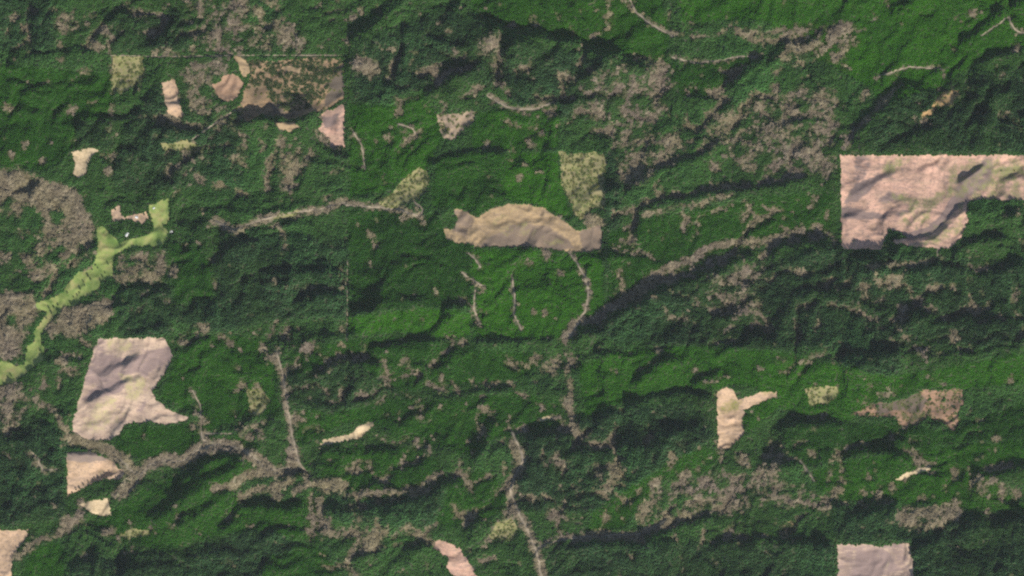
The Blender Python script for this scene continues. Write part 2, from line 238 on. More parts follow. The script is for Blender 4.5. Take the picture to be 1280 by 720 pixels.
# leafless woods: density, outline
BARE_P = [
 (.55,[(-130,205),(60,222),(104,245),(122,300),(112,345),(60,352),(44,318),(-130,330)]), (.6,[(0,470),(30,480),(40,520),(0,550)]), (.5,[(440,640),(480,650),(478,700),(440,705)]), (.5,[(1210,590),(1260,600),(1260,640),(1215,620)]), (.5,[(880,340),(960,330),(955,400),(900,390)]),
 (.6,[(225,74),(285,71),(286,90),(262,98),(256,118),(268,130),(300,138),(296,147),(262,148),(240,147),(230,120)]), (.55,[(196,146),(232,148),(300,150),(298,166),(225,166)]),
 (.85,[(728,268),(757,264),(757,288),(738,286)]), (.8,[(455,655),(478,655),(476,690),(452,688)]), (.7,[(395,628),(412,640),(420,665),(402,660)]),
 (1.1,[(-130,205),(20,212),(60,224),(98,243),(100,262),(78,262),(60,275),(40,258),(20,250),(-130,240)]), (.9,[(40,250),(100,245),(118,285),(116,312),(90,330),(86,312),(60,300),(48,275)]), (.8,[(16,310),(34,312),(60,345),(50,356),(38,352)]), (.75,[(-130,300),(15,310),(20,330),(-130,330)]),
 (1.05,[(-130,362),(40,368),(50,382),(42,400),(30,420),(26,446),(-130,448)]), (.62,[(144,316),(212,313),(211,356),(142,358)]), (1.1,[(58,412),(70,396),(96,384),(137,372),(139,400),(110,412),(92,420),(62,418)]), (.5,[(66,440),(86,440),(84,458),(70,458)]),
 (.85,[(-130,480),(20,484),(28,500),(16,520),(-130,550)]), (.42,[(225,-130),(350,-130),(350,20),(400,60),(360,70),(250,62),(228,30)]), (.6,[(290,0),(330,0),(320,28),(296,22)]), (.55,[(340,20),(372,24),(374,62),(340,62)]),
 (.5,[(65,15),(120,12),(112,40),(70,42)]), (.6,[(112,60),(128,35),(150,22),(148,40),(132,66)]), (.55,[(70,22),(108,16),(100,32),(75,36)]),
 (.52,[(905,28),(960,32),(1035,30),(1088,32),(1085,48),(1062,60),(1060,92),(1040,80),(1000,72),(1018,90),(1000,88),(970,60),(910,46)]), (.45,[(720,96),(752,92),(830,66),(846,110),(842,140),(800,190),(770,190),(740,140)]), (.6,[(756,98),(780,96),(785,112),(762,116)]),
 (.5,[(870,150),(905,136),(940,126),(1000,120),(1040,112),(1046,200),(1044,232),(990,222),(930,214),(890,190),(868,180)]), (.55,[(770,200),(850,160),(872,184),(840,205),(800,235),(770,235)]), (.5,[(960,110),(1050,112),(1040,140),(970,140)]),
 (.6,[(1082,332),(1135,338),(1134,356),(1108,366),(1090,354)]), (.55,[(1130,425),(1180,436),(1182,452),(1150,452)]), (.5,[(1052,376),(1080,384),(1060,396)]),
 (.5,[(868,598),(905,580),(950,588),(966,560),(985,560),(976,600),(1040,622),(1044,640),(960,632),(900,652),(868,640)]), (.42,[(820,600),(880,596),(870,650),(790,660),(800,630)]), (.75,[(1120,640),(1150,630),(1210,634),(1195,662),(1140,664),(1100,650)]), (.6,[(964,580),(985,600),(972,612),(958,606)]),
 (.45,[(640,450),(680,438),(715,446),(705,470),(650,470)]), (.5,[(690,495),(720,490),(712,530),(700,520)]), (.6,[(736,592),(760,572),(784,574),(766,600),(764,632),(752,630)]), (.6,[(676,572),(715,575),(716,588),(690,586)]), (.45,[(670,650),(700,640),(740,640),(700,660)]),
 (.85,[(436,72),(455,70),(478,82),(474,94),(448,96)]), (.7,[(592,44),(622,40),(626,70),(602,72)]), (.6,[(508,120),(524,112),(526,128),(512,134)]), (.55,[(348,190),(384,190),(400,205),(378,216),(375,240),(348,240)]), (.6,[(408,212),(428,205),(432,226),(412,226)]), (.55,[(522,72),(520,90),(512,92),(514,76)]), (.5,[(610,95),(640,104),(636,112),(612,106)]),
 (.5,[(325,100),(360,95),(400,88),(390,110),(340,112)]), (.4,[(240,72),(300,68),(300,76),(250,82)]), (.5,[(195,145),(220,152),(240,170),(208,168)]), (.45,[(372,420),(400,425),(402,440),(378,440)]), (.55,[(455,668),(475,660),(478,690),(450,690)]), (.5,[(490,658),(526,655),(522,668),(494,668)]), (.6,[(614,655),(640,640),(650,660),(638,680),(612,674)]), (.4,[(380,635),(400,640),(415,665),(400,665)]),
 (.5,[(1110,478),(1130,488),(1080,510),(1062,520),(1070,508)]), (.5,[(1240,268),(1280,254),(1290,262),(1250,282)]), (.5,[(76,645),(102,640),(104,665),(80,665)]), (.5,[(1150,168),(1168,150),(1172,165)]), (.55,[(1204,107),(1226,110),(1222,124),(1208,124)]), (.35,[(290,170),(312,190),(300,215),(280,200)]),
 (.35,[(215,178),(250,172),(248,215),(225,210)]), (.4,[(985,380),(1000,370),(1005,395)]), (.4,[(980,300),(1000,290),(1010,312),(985,316)]), (.5,[(1055,370),(1090,378),(1075,388)]), (.5,[(505,570),(530,540),(545,552),(528,575)]),
]
BARE_L = [  # width, density, line
 (9,1.05,[(268,275),(292,290),(305,282),(330,274),(360,268),(400,262),(432,251)]), (8,.95,[(432,254),(470,258),(500,262),(524,270)]), (5,.7,[(505,248),(522,258),(530,278)]), (8,.7,[(335,275),(354,290),(356,312)]), (8,1.0,[(345,440),(353,470),(358,500),(364,545),(372,578),(385,600)]), (11,.9,[(398,625),(402,645),(412,664)]), (15,1.1,[(146,618),(170,600),(182,582),(205,574),(228,577),(246,564),(270,555),(300,560),(318,572),(335,588)]),
 (14,1.05,[(335,588),(352,590),(364,584),(366,562)]), (12,1.0,[(328,592),(310,594),(296,602),(270,612)]), (9,.95,[(300,622),(320,612),(345,610),(362,600),(368,588)]), (6,.7,[(238,486),(248,505),(250,530),(253,552)]), (9,.8,[(48,503),(68,512),(80,535),(96,550)]), (16,1.05,[(84,548),(120,556),(150,572),(165,592)]), (10,.6,[(300,540),(312,522),(326,548)]),
 (7,.75,[(714,318),(722,330),(730,345),(736,365),(732,388),(722,405),(710,420)]), (11,.95,[(706,422),(718,406),(738,400),(752,396)]), (8,.85,[(708,425),(712,470),(714,520),(724,552)]), (9,.7,[(750,400),(762,388),(780,380)]), (10,.95,[(758,388),(788,370),(812,349),(835,335),(866,325),(884,309),(905,304),(935,301)]), (8,.9,[(935,302),(960,301),(985,292),(1005,287)]), (6,.7,[(815,372),(828,380),(836,398),(860,398)]), (5,.6,[(836,366),(870,374),(884,388)]), (5,.6,[(926,320),(930,340),(928,362)]), (5,.55,[(940,370),(952,380),(953,395)]),
 (13,1.0,[(642,555),(652,572),(644,592),(636,612),(642,632)]), (11,1.0,[(638,632),(655,650),(664,672),(672,695),(680,725)]), (5,.7,[(590,318),(600,330),(602,336)]), (5,.8,[(578,342),(590,352),(604,358)]), (5,.7,[(590,385),(600,404)]), (4,.7,[(640,345),(644,375),(642,392),(652,410)]), (8,.8,[(672,682),(700,674),(740,669),(800,667),(828,652)]), (7,.6,[(828,658),(850,652),(880,632)]), (10,1.0,[(368,612),(385,606),(410,602),(430,606)]), (7,.85,[(425,620),(455,617),(500,614),(525,607),(550,592)]), (8,.75,[(385,665),(420,668),(450,665)]), (8,.7,[(425,700),(440,712),(450,725)]),
 (9,.8,[(0,690),(20,698),(30,688),(60,670),(85,662),(98,650),(100,628)]), (7,.7,[(800,270),(830,262),(870,254),(915,246)]), (5,.9,[(610,119),(625,128),(640,135),(668,136),(690,127)]), (8,.75,[(672,134),(692,124)]), (6,.75,[(758,-5),(764,20),(762,35),(735,45)]), (5,.85,[(778,-5),(795,15),(815,30),(845,44)]), (5,.7,[(845,44),(880,46),(910,38)]), (9,.8,[(918,35),(945,50),(962,48)]), (4,.75,[(838,70),(870,78),(905,75),(925,70),(950,70)]), (4,.7,[(1094,98),(1120,88),(1135,82),(1178,85),(1184,100)]), (9,.75,[(1056,182),(1070,160),(1095,140),(1116,114)]),
 (7,.8,[(1086,332),(1110,330),(1150,330),(1176,322)]), (4,.7,[(1174,322),(1172,312)]), (6,.75,[(1124,412),(1128,390),(1132,382)]), (5,.7,[(1262,20),(1264,30),(1272,38),(1282,42)]), (7,.6,[(965,548),(958,575),(945,592)]), (5,.65,[(975,570),(1000,576),(1020,605)]), (6,.8,[(965,620),(1000,628),(1036,634)]), (5,.5,[(1200,610),(1222,615),(1238,635)]), (6,.55,[(1100,620),(1118,608)]), (5,.7,[(436,160),(452,182),(456,210)]), (4,.6,[(498,155),(515,160),(522,170)]), (6,.55,[(440,448),(452,444),(455,432)]), (5,.6,[(400,470),(410,460),(440,449)]),
 (6,.65,[(552,470),(556,490),(530,480)]), (6,.5,[(590,500),(610,490)]), (4,.55,[(540,545),(552,552)]), (5,.5,[(360,360),(375,355),(400,356)]), (4,.75,[(372,360),(398,358),(430,362)]), (8,.6,[(252,262),(262,280)]), (5,.55,[(140,70),(139,110),(139,185)]), (4,.55,[(218,70),(218,96)]), (5,.5,[(560,132),(545,120)]), (5,.5,[(920,398),(880,390)]), (8,.5,[(975,448),(1010,452),(1045,432)]), (5,.6,[(1180,480),(1160,470)]), (5,.6,[(640,545),(636,520)]), (6,.6,[(1035,600),(1040,570)]), (6,.55,[(1230,570),(1180,610)]), (5,.8,[(36,565),(48,575),(52,585)]),
 (5,.8,[(54,590),(75,585)]), (8,.5,[(760,20),(740,5)]),(6,.7,[(790,232),(800,222)]),(6,.5,[(955,120),(950,150)]), (5,.55,[(910,470),(880,480)]),
]
TRACKS = [  # dirt tracks, half width in metres, line
 (2,[(434,322),(434,424)]), (2.5,[(136,69),(220,71),(300,69),(428,69)]), (5,[(608,119),(625,129),(640,136),(668,137),(692,127)]), (4,[(840,72),(870,79),(905,74),(925,70),(952,71)]), (4,[(1098,96),(1120,88),(1138,83),(1178,86)]), (5,[(778,-20),(795,15),(815,31),(842,46)]), (4,[(240,487),(250,507),(252,548),(258,552)]), (5,[(346,440),(354,470),(359,500),(365,545),(374,580),(392,600)]), (4,[(256,542),(290,542)]), (4,[(150,573),(168,592)]), (5,[(432,256),(470,259),(500,262),(524,270),(530,262),(515,250)]), (4,[(1172,322),(1172,311)]), (5,[(585,316),(592,322),(601,334)]), (5,[(577,340),(590,350),(604,358)]), (5,[(594,362),(592,385),(600,406)]), (5,[(640,345),(644,375),(642,392),(652,412)]), (6,[(713,318),(722,330),(731,346),(736,365),(732,388),(722,405),(712,420)]), (6,[(640,540),(650,562),(655,575),(645,592),(637,612),(650,645),(664,672),(672,695),(684,760)]), (4,[(672,684),(700,675),(740,670),(800,667),(830,652)]), (4,[(36,560),(48,573),(53,588),(75,586)]), (4,[(1000,575),(1018,602)]), (4,[(160,618),(172,600),(184,582),(206,575),(228,577),(246,563),(270,555),(300,560),(318,572),(335,588),(362,585)]), (4,[(498,155),(515,160),(523,172)]), (4,[(440,162),(452,182),(456,212)]), (4,[(1124,412),(1128,392),(1133,380)]), (4,[(268,275),(292,288),(305,282),(330,274),(360,267),(400,261),(432,252)]), (4,[(1226,45),(1262,20),(1264,31),(1272,39),(1300,45)]), (4,[(240,174),(290,140),(300,136)]),
]

cut_masks = []
ANYCUT = np.zeros(PX.shape, bool)
for name, label, cat, key, polys in CUTS:
    m = np.zeros(PX.shape, bool)
    for p in polys: m |= poly_mask(p, natural=key in ('brown', 'brown2', 'scrub', 'olive', 'orange', 'disc'))
    if key == 'brown': m &= fbm(PX, PY, 9, 3, 301) > -.75
    m &= ~ANYCUT; ANYCUT |= m; cut_masks.append(m)
SLASH_SHADE_P = [(.8,[(1055,254),(1062,240),(1075,229),(1095,219),(1122,214),(1112,222),(1095,228),(1085,240),(1068,255)]), (.8,[(1051,259),(1075,262),(1100,267),(1112,272),(1090,274),(1051,273)]), (.6,[(1097,249),(1110,240),(1125,245),(1142,250),(1110,253)]), (.5,[(1116,269),(1138,262),(1128,271)]),
 (1.3,[(1111,292),(1120,296),(1145,299),(1165,291),(1182,277),(1192,262),(1210,250),(1202,240),(1192,248),(1180,268),(1160,285),(1140,291)]), (1.3,[(1192,229),(1210,216),(1232,203),(1230,212),(1205,229)]), (.5,[(1230,193),(1242,200),(1242,225),(1225,237),(1202,250),(1193,235),(1222,222)]), (.35,[(1070,193),(1090,193),(1080,225),(1066,228)]),  # strongest strips: shade of the steep gully slopes painted in as colour
 (.55,[(600,306),(620,293),(640,282),(665,278),(690,285),(710,298),(718,313),(690,314),(600,309)]), (.8,[(724,288),(753,282),(753,314),(730,314)]), (.45,[(565,259),(580,263),(592,275),(582,296),(566,291)]), (.8,[(600,307),(612,297),(650,284),(612,301)]),
 (.5,[(120,440),(160,448),(190,438),(215,432),(217,446),(200,462),(165,468),(140,475),(104,482),(110,460)]), (.85,[(102,500),(122,482),(150,473),(157,484),(130,496),(105,502)]), (.5,[(170,514),(186,494),(179,515)]), (.6,[(158,456),(185,465),(202,453),(178,474)]), (.35,[(120,424),(130,424),(128,460),(112,470)]),
 (.9,[(80,563),(140,572),(122,577),(80,575)]), (1.0,[(1070,690),(1110,690),(1122,712),(1090,722),(1066,722)]), (.3,[(1046,680),(1130,680),(1142,730),(1046,730)]), (.9,[(1095,506),(1140,488),(1160,500),(1152,514),(1120,512),(1098,516)]), (.7,[(411,100),(430,90),(431,122),(404,132),(412,113)]), (.6,[(335,126),(365,143),(340,142)]), (.6,[(404,146),(424,140),(418,158),(404,160)])]
GROW_P = [(.6,[(1094,216),(1122,221),(1125,206),(1152,199),(1122,196)]), (.75,[(1108,241),(1160,247),(1152,256),(1120,253)]), (.5,[(1122,262),(1150,258),(1180,235),(1190,200),(1290,195),(1290,250),(1208,252),(1208,285),(1180,310),(1120,305),(1150,296),(1190,268),(1200,248),(1180,250),(1160,275),(1140,290),(1125,280)]), (.95,[(1248,208),(1290,210),(1272,220),(1248,223)]),
 (.45,[(605,273),(625,269),(626,282),(608,284)]), (.5,[(634,265),(643,265),(643,272),(634,272)]), (.5,[(628,286),(660,277),(664,292),(640,296)]), (.7,[(680,302),(700,296),(712,306),(690,308)]), (.6,[(128,424),(165,421),(165,440),(135,440)]), (.7,[(150,470),(185,468),(175,500),(160,500)]), (.5,[(120,500),(150,490),(150,530),(110,545),(95,530)]),
 (.6,[(895,505),(926,499),(922,518),(895,522)]), (.5,[(950,484),(975,486),(972,498),(955,496)]), (.5,[(1095,506),(1140,488),(1155,498),(1150,515),(1120,510),(1098,516)]), (.8,[(1120,520),(1150,512),(1165,520),(1140,532)])]
def field(lst, rad):
    f = np.zeros(PX.shape)
    for d, p in lst: f = np.maximum(f, d * poly_mask(p))
    return blur(f, rad)
SLASH_SHADE = 1.3 * field(SLASH_SHADE_P, 1.4); GROW = field(GROW_P, 3.6)
meadow_m = poly_mask(MEADOW, False) & ~ANYCUT; ANYCUT |= meadow_m
yard_m = poly_mask(YARD, False) & ~ANYCUT; ANYCUT |= yard_m

stand_id = np.full(PX.shape, -1); bright = np.zeros(PX.shape)
for i, (n, l, b, p) in enumerate(STANDS):
    m = poly_mask(p, 'central block' not in l); stand_id[m] = i; bright = np.where(m, b, bright)
bright = blur(bright, 2.0)
OLD_SHADE = blur(sum(poly_mask(p) for p in OLD_SHADE_P).clip(0, 1).astype(float), 3)
SMOOTH = 1 - .55 * blur(sum(m.astype(float) for m in cut_masks) + meadow_m + yard_m, 7) - .10 * blur((stand_id >= 0).astype(float), 5) + .35 * OLD_SHADE
CUTSOFT = blur(sum(m.astype(float) for m in cut_masks[:3]), 3)
Z = relief()
BARE_S = [(37,65,4),(90,137,6),(76,74,4),(195,65,5),(208,63,5),(440,22,6),(450,14,5),(552,28,5),(560,38,5),(8,135,5),(32,180,5),(15,195,6),(55,200,5),(142,195,5),(136,215,5),(240,200,5),(250,195,4),(225,210,5),(486,98,4),(487,160,4),(484,172,4),(610,178,5),(612,62,5),(570,65,4),(490,62,5),(660,175,5),(690,145,5),(668,183,6),(676,165,4),(655,205,3),(650,220,4),(505,273,4),(462,293,4),(517,365,4),(545,366,4),(700,275,4),(652,331,4),(700,343,4),(668,391,5),(683,391,5),(682,317,7),(598,405,6),(345,350,6),(350,180,6),(415,258,6),(328,435,6),(385,432,9),(340,448,6),(822,438,5),(870,463,5),(790,297,5),(840,337,6),(1023,160,8),(1010,190,9),(1000,215,9),(985,45,7),(1010,60,8),(1045,40,9),(1060,35,7),(1040,70,6),(980,70,7),(1000,80,7),(972,110,6),(1000,115,6),(1030,128,7),(1042,155,8),(1080,120,6),(1217,15,6),(1270,60,5),(1253,92,4),(1190,417,5),(1128,385,5),(1192,423,5),(1262,475,5),(1245,545,5),(1240,600,5),(1225,598,5),(1252,622,6),(1195,632,8),(1045,612,8),(1115,610,5),(1100,617,5),(1115,548,4),(1015,565,5),(1020,480,4),(950,460,4),(697,520,4),(520,620,4),(462,585,5),(520,555,8),(535,560,7),(525,520,5),(552,510,4),(602,510,5),(420,605,9),(410,610,8),(345,620,7),(390,650,8),(400,655,8),(465,670,9),(480,665,7),(510,660,6),(435,700,6),(440,690,6),(640,640,10),(630,665,10),(650,565,8),(645,590,8),(725,545,8),(770,590,9),(750,595,7),(690,643,7),(700,580,6),(820,605,9),(855,595,9),(872,620,11),(835,650,9),(905,625,8),(930,575,8),(880,602,8),(865,628,8),(1100,690,0),(85,655,10),(95,650,9),(70,632,4),(135,665,7),(148,672,6),(160,600,8),(258,545,7),(255,525,6),(310,545,6),(316,530,6),(240,535,4),(45,500,5),(8,540,8),(10,470,4),(80,450,9),(218,340,9),(165,340,9),(175,322,7),(250,305,4),(255,410,6),(228,430,5),(285,430,5),(190,660,4),(220,632,4),(218,657,4),(30,575,4),(45,580,5),(60,588,5),(20,260,9),(100,275,9),(108,300,7),(106,285,7),(355,100,7),(330,100,7),(345,120,7),(325,90,6),(372,104,6),(395,95,6),(300,60,6),(270,40,8),(290,25,9),(300,5,12),(320,15,10),(355,45,12),(345,30,8),(250,10,8),(110,50,5),(80,35,8),(130,40,7),(120,55,8)]
BARE = np.zeros(PX.shape); LINE = np.zeros(PX.shape)
for d, p in BARE_P: BARE = np.maximum(BARE, d * soft_poly(p, 10))
for p in [[(6,252),(46,256),(52,272),(44,288),(10,284)], [(-130,292),(30,290),(48,300),(42,316),(14,312),(-130,330)], [(46,352),(60,346),(92,330),(88,348),(70,366),(46,370)], [(60,262),(80,264),(84,276),(66,282)], [(96,300),(104,312),(92,318)], [(900,176),(918,186),(912,196)], [(1008,148),(1022,150),(1018,160),(1006,158)], [(940,195),(960,190),(966,205),(948,208)], [(1000,166),(1008,178),(998,182)], [(10,395),(24,392),(24,408),(8,410)]]:
    BARE *= 1 - .95 * soft_poly(p, 5)
for x, y, r in BARE_S:
    if r: sl = window([(x, y)], 2.2 * r); BARE[sl] = np.maximum(BARE[sl], .95 * np.exp(-((WX[sl] - x) ** 2 + (WY[sl] - y) ** 2) / (r * r) * .8))
for w, d, p in BARE_L:
    sl = window(p, w + 6); dd = polydist(WX[sl], WY[sl], p)[0]
    LINE[sl] = np.maximum(LINE[sl], d * np.clip(1.2 - (dd / (w * .5)) ** 2 * .6, 0, 1))
ca, sa = math.cos(math.radians(-32)), math.sin(math.radians(-32))
pu, pv = (PX * ca + PY * sa) / 1.6 + 5 * fbm(PX, PY, 25, 2, 161), -PX * sa + PY * ca + 5 * fbm(PX, PY, 25, 2, 171)
patch = .55 * (.75 - 2.6 * np.abs(perlin(pu / 15, pv / 15, 91))) + .45 * (.6 - 2.4 * np.abs(perlin(pu / 8, pv / 8, 93))) * 1.0 + .45 * fbm(pu, pv, 22, 3, 95)
BARE_FIELD = np.clip((BARE * 1.15 + patch * .50 - .42) / .42, 0, 1)
BARE_FIELD = np.maximum(BARE_FIELD, np.clip((LINE + patch * .30 - .42) / .42, 0, 1))
BARE_FIELD = np.maximum(BARE_FIELD, np.clip((fbm(PX, PY, 17, 4, 99, .6) - .9) / .4, 0, .6))
valley = np.clip((blur(Z, 7) - Z) / 9 - .25, 0, 1.2)                 # leafless alders follow the drainage
REG_P = [(.9,[(690,60),(1050,90),(1050,240),(1040,320),(800,380),(760,400),(760,180),(690,130)]), (.75,[(640,560),(720,520),(1000,560),(1050,640),(960,680),(640,690)]), (.7,[(0,0),(440,0),(440,70),(200,75),(0,70)]), (.7,[(190,70),(435,70),(435,260),(190,250)]), (.55,[(840,320),(1290,330),(1290,440),(840,430)]), (.6,[(960,540),(1290,560),(1290,650),(960,640)]), (.6,[(430,420),(720,420),(720,560),(430,560)]), (.6,[(270,400),(440,400),(440,540),(270,540)]), (.6,[(380,560),(640,560),(640,720),(380,720)]), (.6,[(440,60),(700,60),(700,190),(440,190)]), (.7,[(0,200),(120,200),(120,500),(0,500)])]
REG = np.full(PX.shape, .25)
for d, p in REG_P: REG = np.maximum(REG, d * soft_poly(p, 30))
vf = valley * REG + .35 * fbm(PX, PY, 40, 3, 191) * (valley > .05) - .12
BARE_FIELD = np.maximum(BARE_FIELD, np.clip((vf - .22) / .35, 0, .85))
BARE_SOFT = blur(BARE_FIELD, 1.6)
BARE_M = RNG.random(PX.shape) < (BARE_FIELD * .55 + BARE_SOFT * .5)
outside = (PX < 0) | (PY < 0) | (PX > 1280) | (PY > 720)

# ---------------------------------------------------------------- helpers
def wpos(px, py): return (px - 640) * M_PX, (360 - py) * M_PX
def zat(px, py):
    fx = np.clip(np.asarray(px, float) + MARG, 0, PX.shape[1] - 1.001); fy = np.clip(np.asarray(py, float) + MARG, 0, PX.shape[0] - 1.001)
    ix = fx.astype(int); iy = fy.astype(int); fx -= ix; fy -= iy
    return (Z[iy, ix] * (1 - fx) + Z[iy, ix + 1] * fx) * (1 - fy) + (Z[iy + 1, ix] * (1 - fx) + Z[iy + 1, ix + 1] * fx) * fy
def sample(A, px, py):
    return A[np.clip((py + MARG + .5).astype(int), 0, A.shape[0] - 1), np.clip((px + MARG + .5).astype(int), 0, A.shape[1] - 1)]

def mesh_from(name, V, F, smooth=True):
    me = bpy.data.meshes.new(name); V = np.asarray(V, np.float32); F = np.asarray(F, np.int32)
    me.vertices.add(len(V)); me.vertices.foreach_set('co', V.ravel())
    k = F.shape[1]; me.loops.add(F.size); me.loops.foreach_set('vertex_index', F.ravel())
    me.polygons.add(len(F)); me.polygons.foreach_set('loop_start', np.arange(0, F.size, k, dtype=np.int32))
    me.polygons.foreach_set('use_smooth', np.full(len(F), smooth))
    me.update(calc_edges=True); return me

def link(name, me, mat, parent=None):
    o = bpy.data.objects.new(name, me); COL.objects.link(o)
    if mat: me.materials.append(mat)
    if parent: o.parent = parent
    return o
def tag(o, label, cat, group=None, kind=None):
    o['label'] = label; o['category'] = cat
    if group: o['group'] = group
    if kind: o['kind'] = kind
    return o

NYV, NXV = PX.shape
idx = np.arange(NXV * NYV).reshape(NYV, NXV)
GX, GY = wpos(PX, PY)
def grid_patch(mask, lift):
    """the ground quads whose four corners lie in the mask, lifted clear of the ground sheet"""
    q = mask[:-1, :-1] & mask[1:, :-1] & mask[:-1, 1:] & mask[1:, 1:]
    j, i = np.nonzero(q)
    F = np.stack([idx[j, i], idx[j + 1, i], idx[j + 1, i + 1], idx[j, i + 1]], 1)
    u, inv = np.unique(F, return_inverse=True)
    V = np.stack([GX.ravel()[u], GY.ravel()[u], Z.ravel()[u] + lift], 1)
    grid_patch.used = u
    return V, inv.reshape(F.shape)

# ---------------------------------------------------------------- materials
def new_mat(name):
    m = bpy.data.materials.new(name); m.use_nodes = True; nt = m.node_tree
    b = nt.nodes['Principled BSDF']; b.inputs['Roughness'].default_value = 1; b.inputs['Specular IOR Level'].default_value = 0.0
    return m, nt, b
def node(nt, t, **kw):
    n = nt.nodes.new(t)
    for k, v in kw.items(): setattr(n, k, v)
    return n
def ramp(nt, fac, stops):
    r = node(nt, 'ShaderNodeValToRGB'); e = r.color_ramp.elements
    while len(e) < len(stops): e.new(.5)
    for k, (p, c) in zip(e, stops): k.position = p; k.color = (*c, 1)
    nt.links.new(fac, r.inputs['Fac']); return r.outputs['Color']
def noise(nt, vec, scale, detail=4, rough=.55, dist=0):
    n = node(nt, 'ShaderNodeTexNoise'); n.inputs['Scale'].default_value = scale; n.inputs['Detail'].default_value = detail
    n.inputs['Roughness'].default_value = rough; n.inputs['Distortion'].default_value = dist
    nt.links.new(vec, n.inputs['Vector']); return n.outputs['Fac']
def mix(nt, f, a, b, mode='MIX'):
    n = node(nt, 'ShaderNodeMix', data_type='RGBA', blend_type=mode)
    if isinstance(f, (int, float)): n.inputs['Factor'].default_value = f
    else: nt.links.new(f, n.inputs['Factor'])
    for s, v in (('A', a), ('B', b)):
        i = [k for k in n.inputs if k.name == s and k.type == 'RGBA'][0]
        if isinstance(v, tuple): i.default_value = (*v, 1)
        else: nt.links.new(v, i)
    return [k for k in n.outputs if k.type == 'RGBA'][0]
def coords(nt, sx=1, sy=1, rot=0):
    t = node(nt, 'ShaderNodeTexCoord'); mp = node(nt, 'ShaderNodeMapping'); mp.inputs['Scale'].default_value = (sx, sy, 1); mp.inputs['Rotation'].default_value = (0, 0, rot)
    nt.links.new(t.outputs['Object'], mp.inputs['Vector']); return mp.outputs['Vector']

def ground_mat():
    m, nt, b = new_mat('forest_floor'); v = coords(nt)
    at = node(nt, 'ShaderNodeAttribute', attribute_name='litter')
    c = ramp(nt, noise(nt, v, .02, 5), [(.35, (.030, .040, .022)), (.55, (.045, .055, .028)), (.75, (.085, .075, .055))])
    lit = ramp(nt, noise(nt, v, .03, 4), [(.33, (.11, .11, .06)), (.5, (.19, .16, .11)), (.68, (.26, .21, .135))])
    c = mix(nt, at.outputs['Fac'], c, lit)
    nt.links.new(c, b.inputs['Base Color']); return m
PAL = {  # bare soil main and second tone, slash debris and painted slope shade, regrowth
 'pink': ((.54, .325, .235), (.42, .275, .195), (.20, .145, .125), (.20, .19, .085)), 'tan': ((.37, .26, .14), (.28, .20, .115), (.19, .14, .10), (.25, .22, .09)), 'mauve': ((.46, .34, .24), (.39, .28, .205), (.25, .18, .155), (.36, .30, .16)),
 'peach': ((.50, .34, .22), (.42, .29, .18), (.22, .165, .13), (.22, .20, .07)), 'pale': ((.52, .40, .25), (.42, .32, .19), (.26, .21, .13), (.22, .21, .09)), 'brown': ((.31, .185, .115), (.22, .14, .09), (.12, .09, .07), (.08, .085, .035)),
 'brown2': ((.30, .195, .11), (.19, .135, .08), (.12, .095, .07), (.08, .09, .04)), 'scrub': ((.34, .25, .165), (.25, .19, .13), (.17, .135, .105), (.10, .11, .05)), 'olive': ((.27, .235, .11), (.17, .18, .065), (.24, .185, .12), (.11, .15, .045)), 'orange': ((.42, .26, .12), (.27, .18, .08), (.14, .12, .08), (.07, .10, .035)), 'disc': ((.32, .20, .125), (.29, .185, .12), (.22, .15, .10), (.16, .15, .07))}
def cut_mat(key):
    m, nt, b = new_mat('bare_soil_' + key); A, B, C, D = PAL[key]
    v = coords(nt); vs = coords(nt, 1, 3.5, math.radians(28)); vt = coords(nt, 1, 2.6, math.radians(-50))
    sl = node(nt, 'ShaderNodeAttribute', attribute_name='slash_shade').outputs['Fac']; gr = node(nt, 'ShaderNodeAttribute', attribute_name='regrowth').outputs['Fac']
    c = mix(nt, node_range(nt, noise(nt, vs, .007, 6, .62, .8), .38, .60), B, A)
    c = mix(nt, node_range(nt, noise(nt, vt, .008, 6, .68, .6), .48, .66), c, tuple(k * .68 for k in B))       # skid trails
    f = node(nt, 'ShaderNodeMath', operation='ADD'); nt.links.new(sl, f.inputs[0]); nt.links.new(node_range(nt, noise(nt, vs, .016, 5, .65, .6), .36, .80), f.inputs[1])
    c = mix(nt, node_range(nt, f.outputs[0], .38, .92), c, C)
    f = node(nt, 'ShaderNodeMath', operation='ADD'); nt.links.new(gr, f.inputs[0]); nt.links.new(node_range(nt, noise(nt, v, .02, 5, .65), .36, .80), f.inputs[1])
    c = mix(nt, node_range(nt, f.outputs[0], .58, 1.1), c, D)
    c = mix(nt, node_range(nt, noise(nt, v, .07, 3, .7), .52, .72), c, C)                                       # slash piles and stumps
    nt.links.new(c, b.inputs['Base Color']); return m
def node_range(nt, f, a, bb):
    r = node(nt, 'ShaderNodeMapRange'); r.inputs['From Min'].default_value = a; r.inputs['From Max'].default_value = bb
    nt.links.new(f, r.inputs['Value']); return r.outputs['Result']
def meadow_mat():
    m, nt, b = new_mat('meadow_grass'); v = coords(nt)
    c = ramp(nt, noise(nt, v, .012, 4, .6, .6), [(.33, (.10, .155, .04)), (.5, (.19, .235, .07)), (.68, (.28, .25, .105))])
    nt.links.new(c, b.inputs['Base Color']); return m
def simple_mat(name, col, var=.15, scale=.05):
    m, nt, b = new_mat(name); v = coords(nt)
    c = ramp(nt, noise(nt, v, scale, 4), [(.3, tuple(k * (1 - var) for k in col)), (.7, tuple(min(1, k * (1 + var)) for k in col))])
    nt.links.new(c, b.inputs['Base Color']); return m
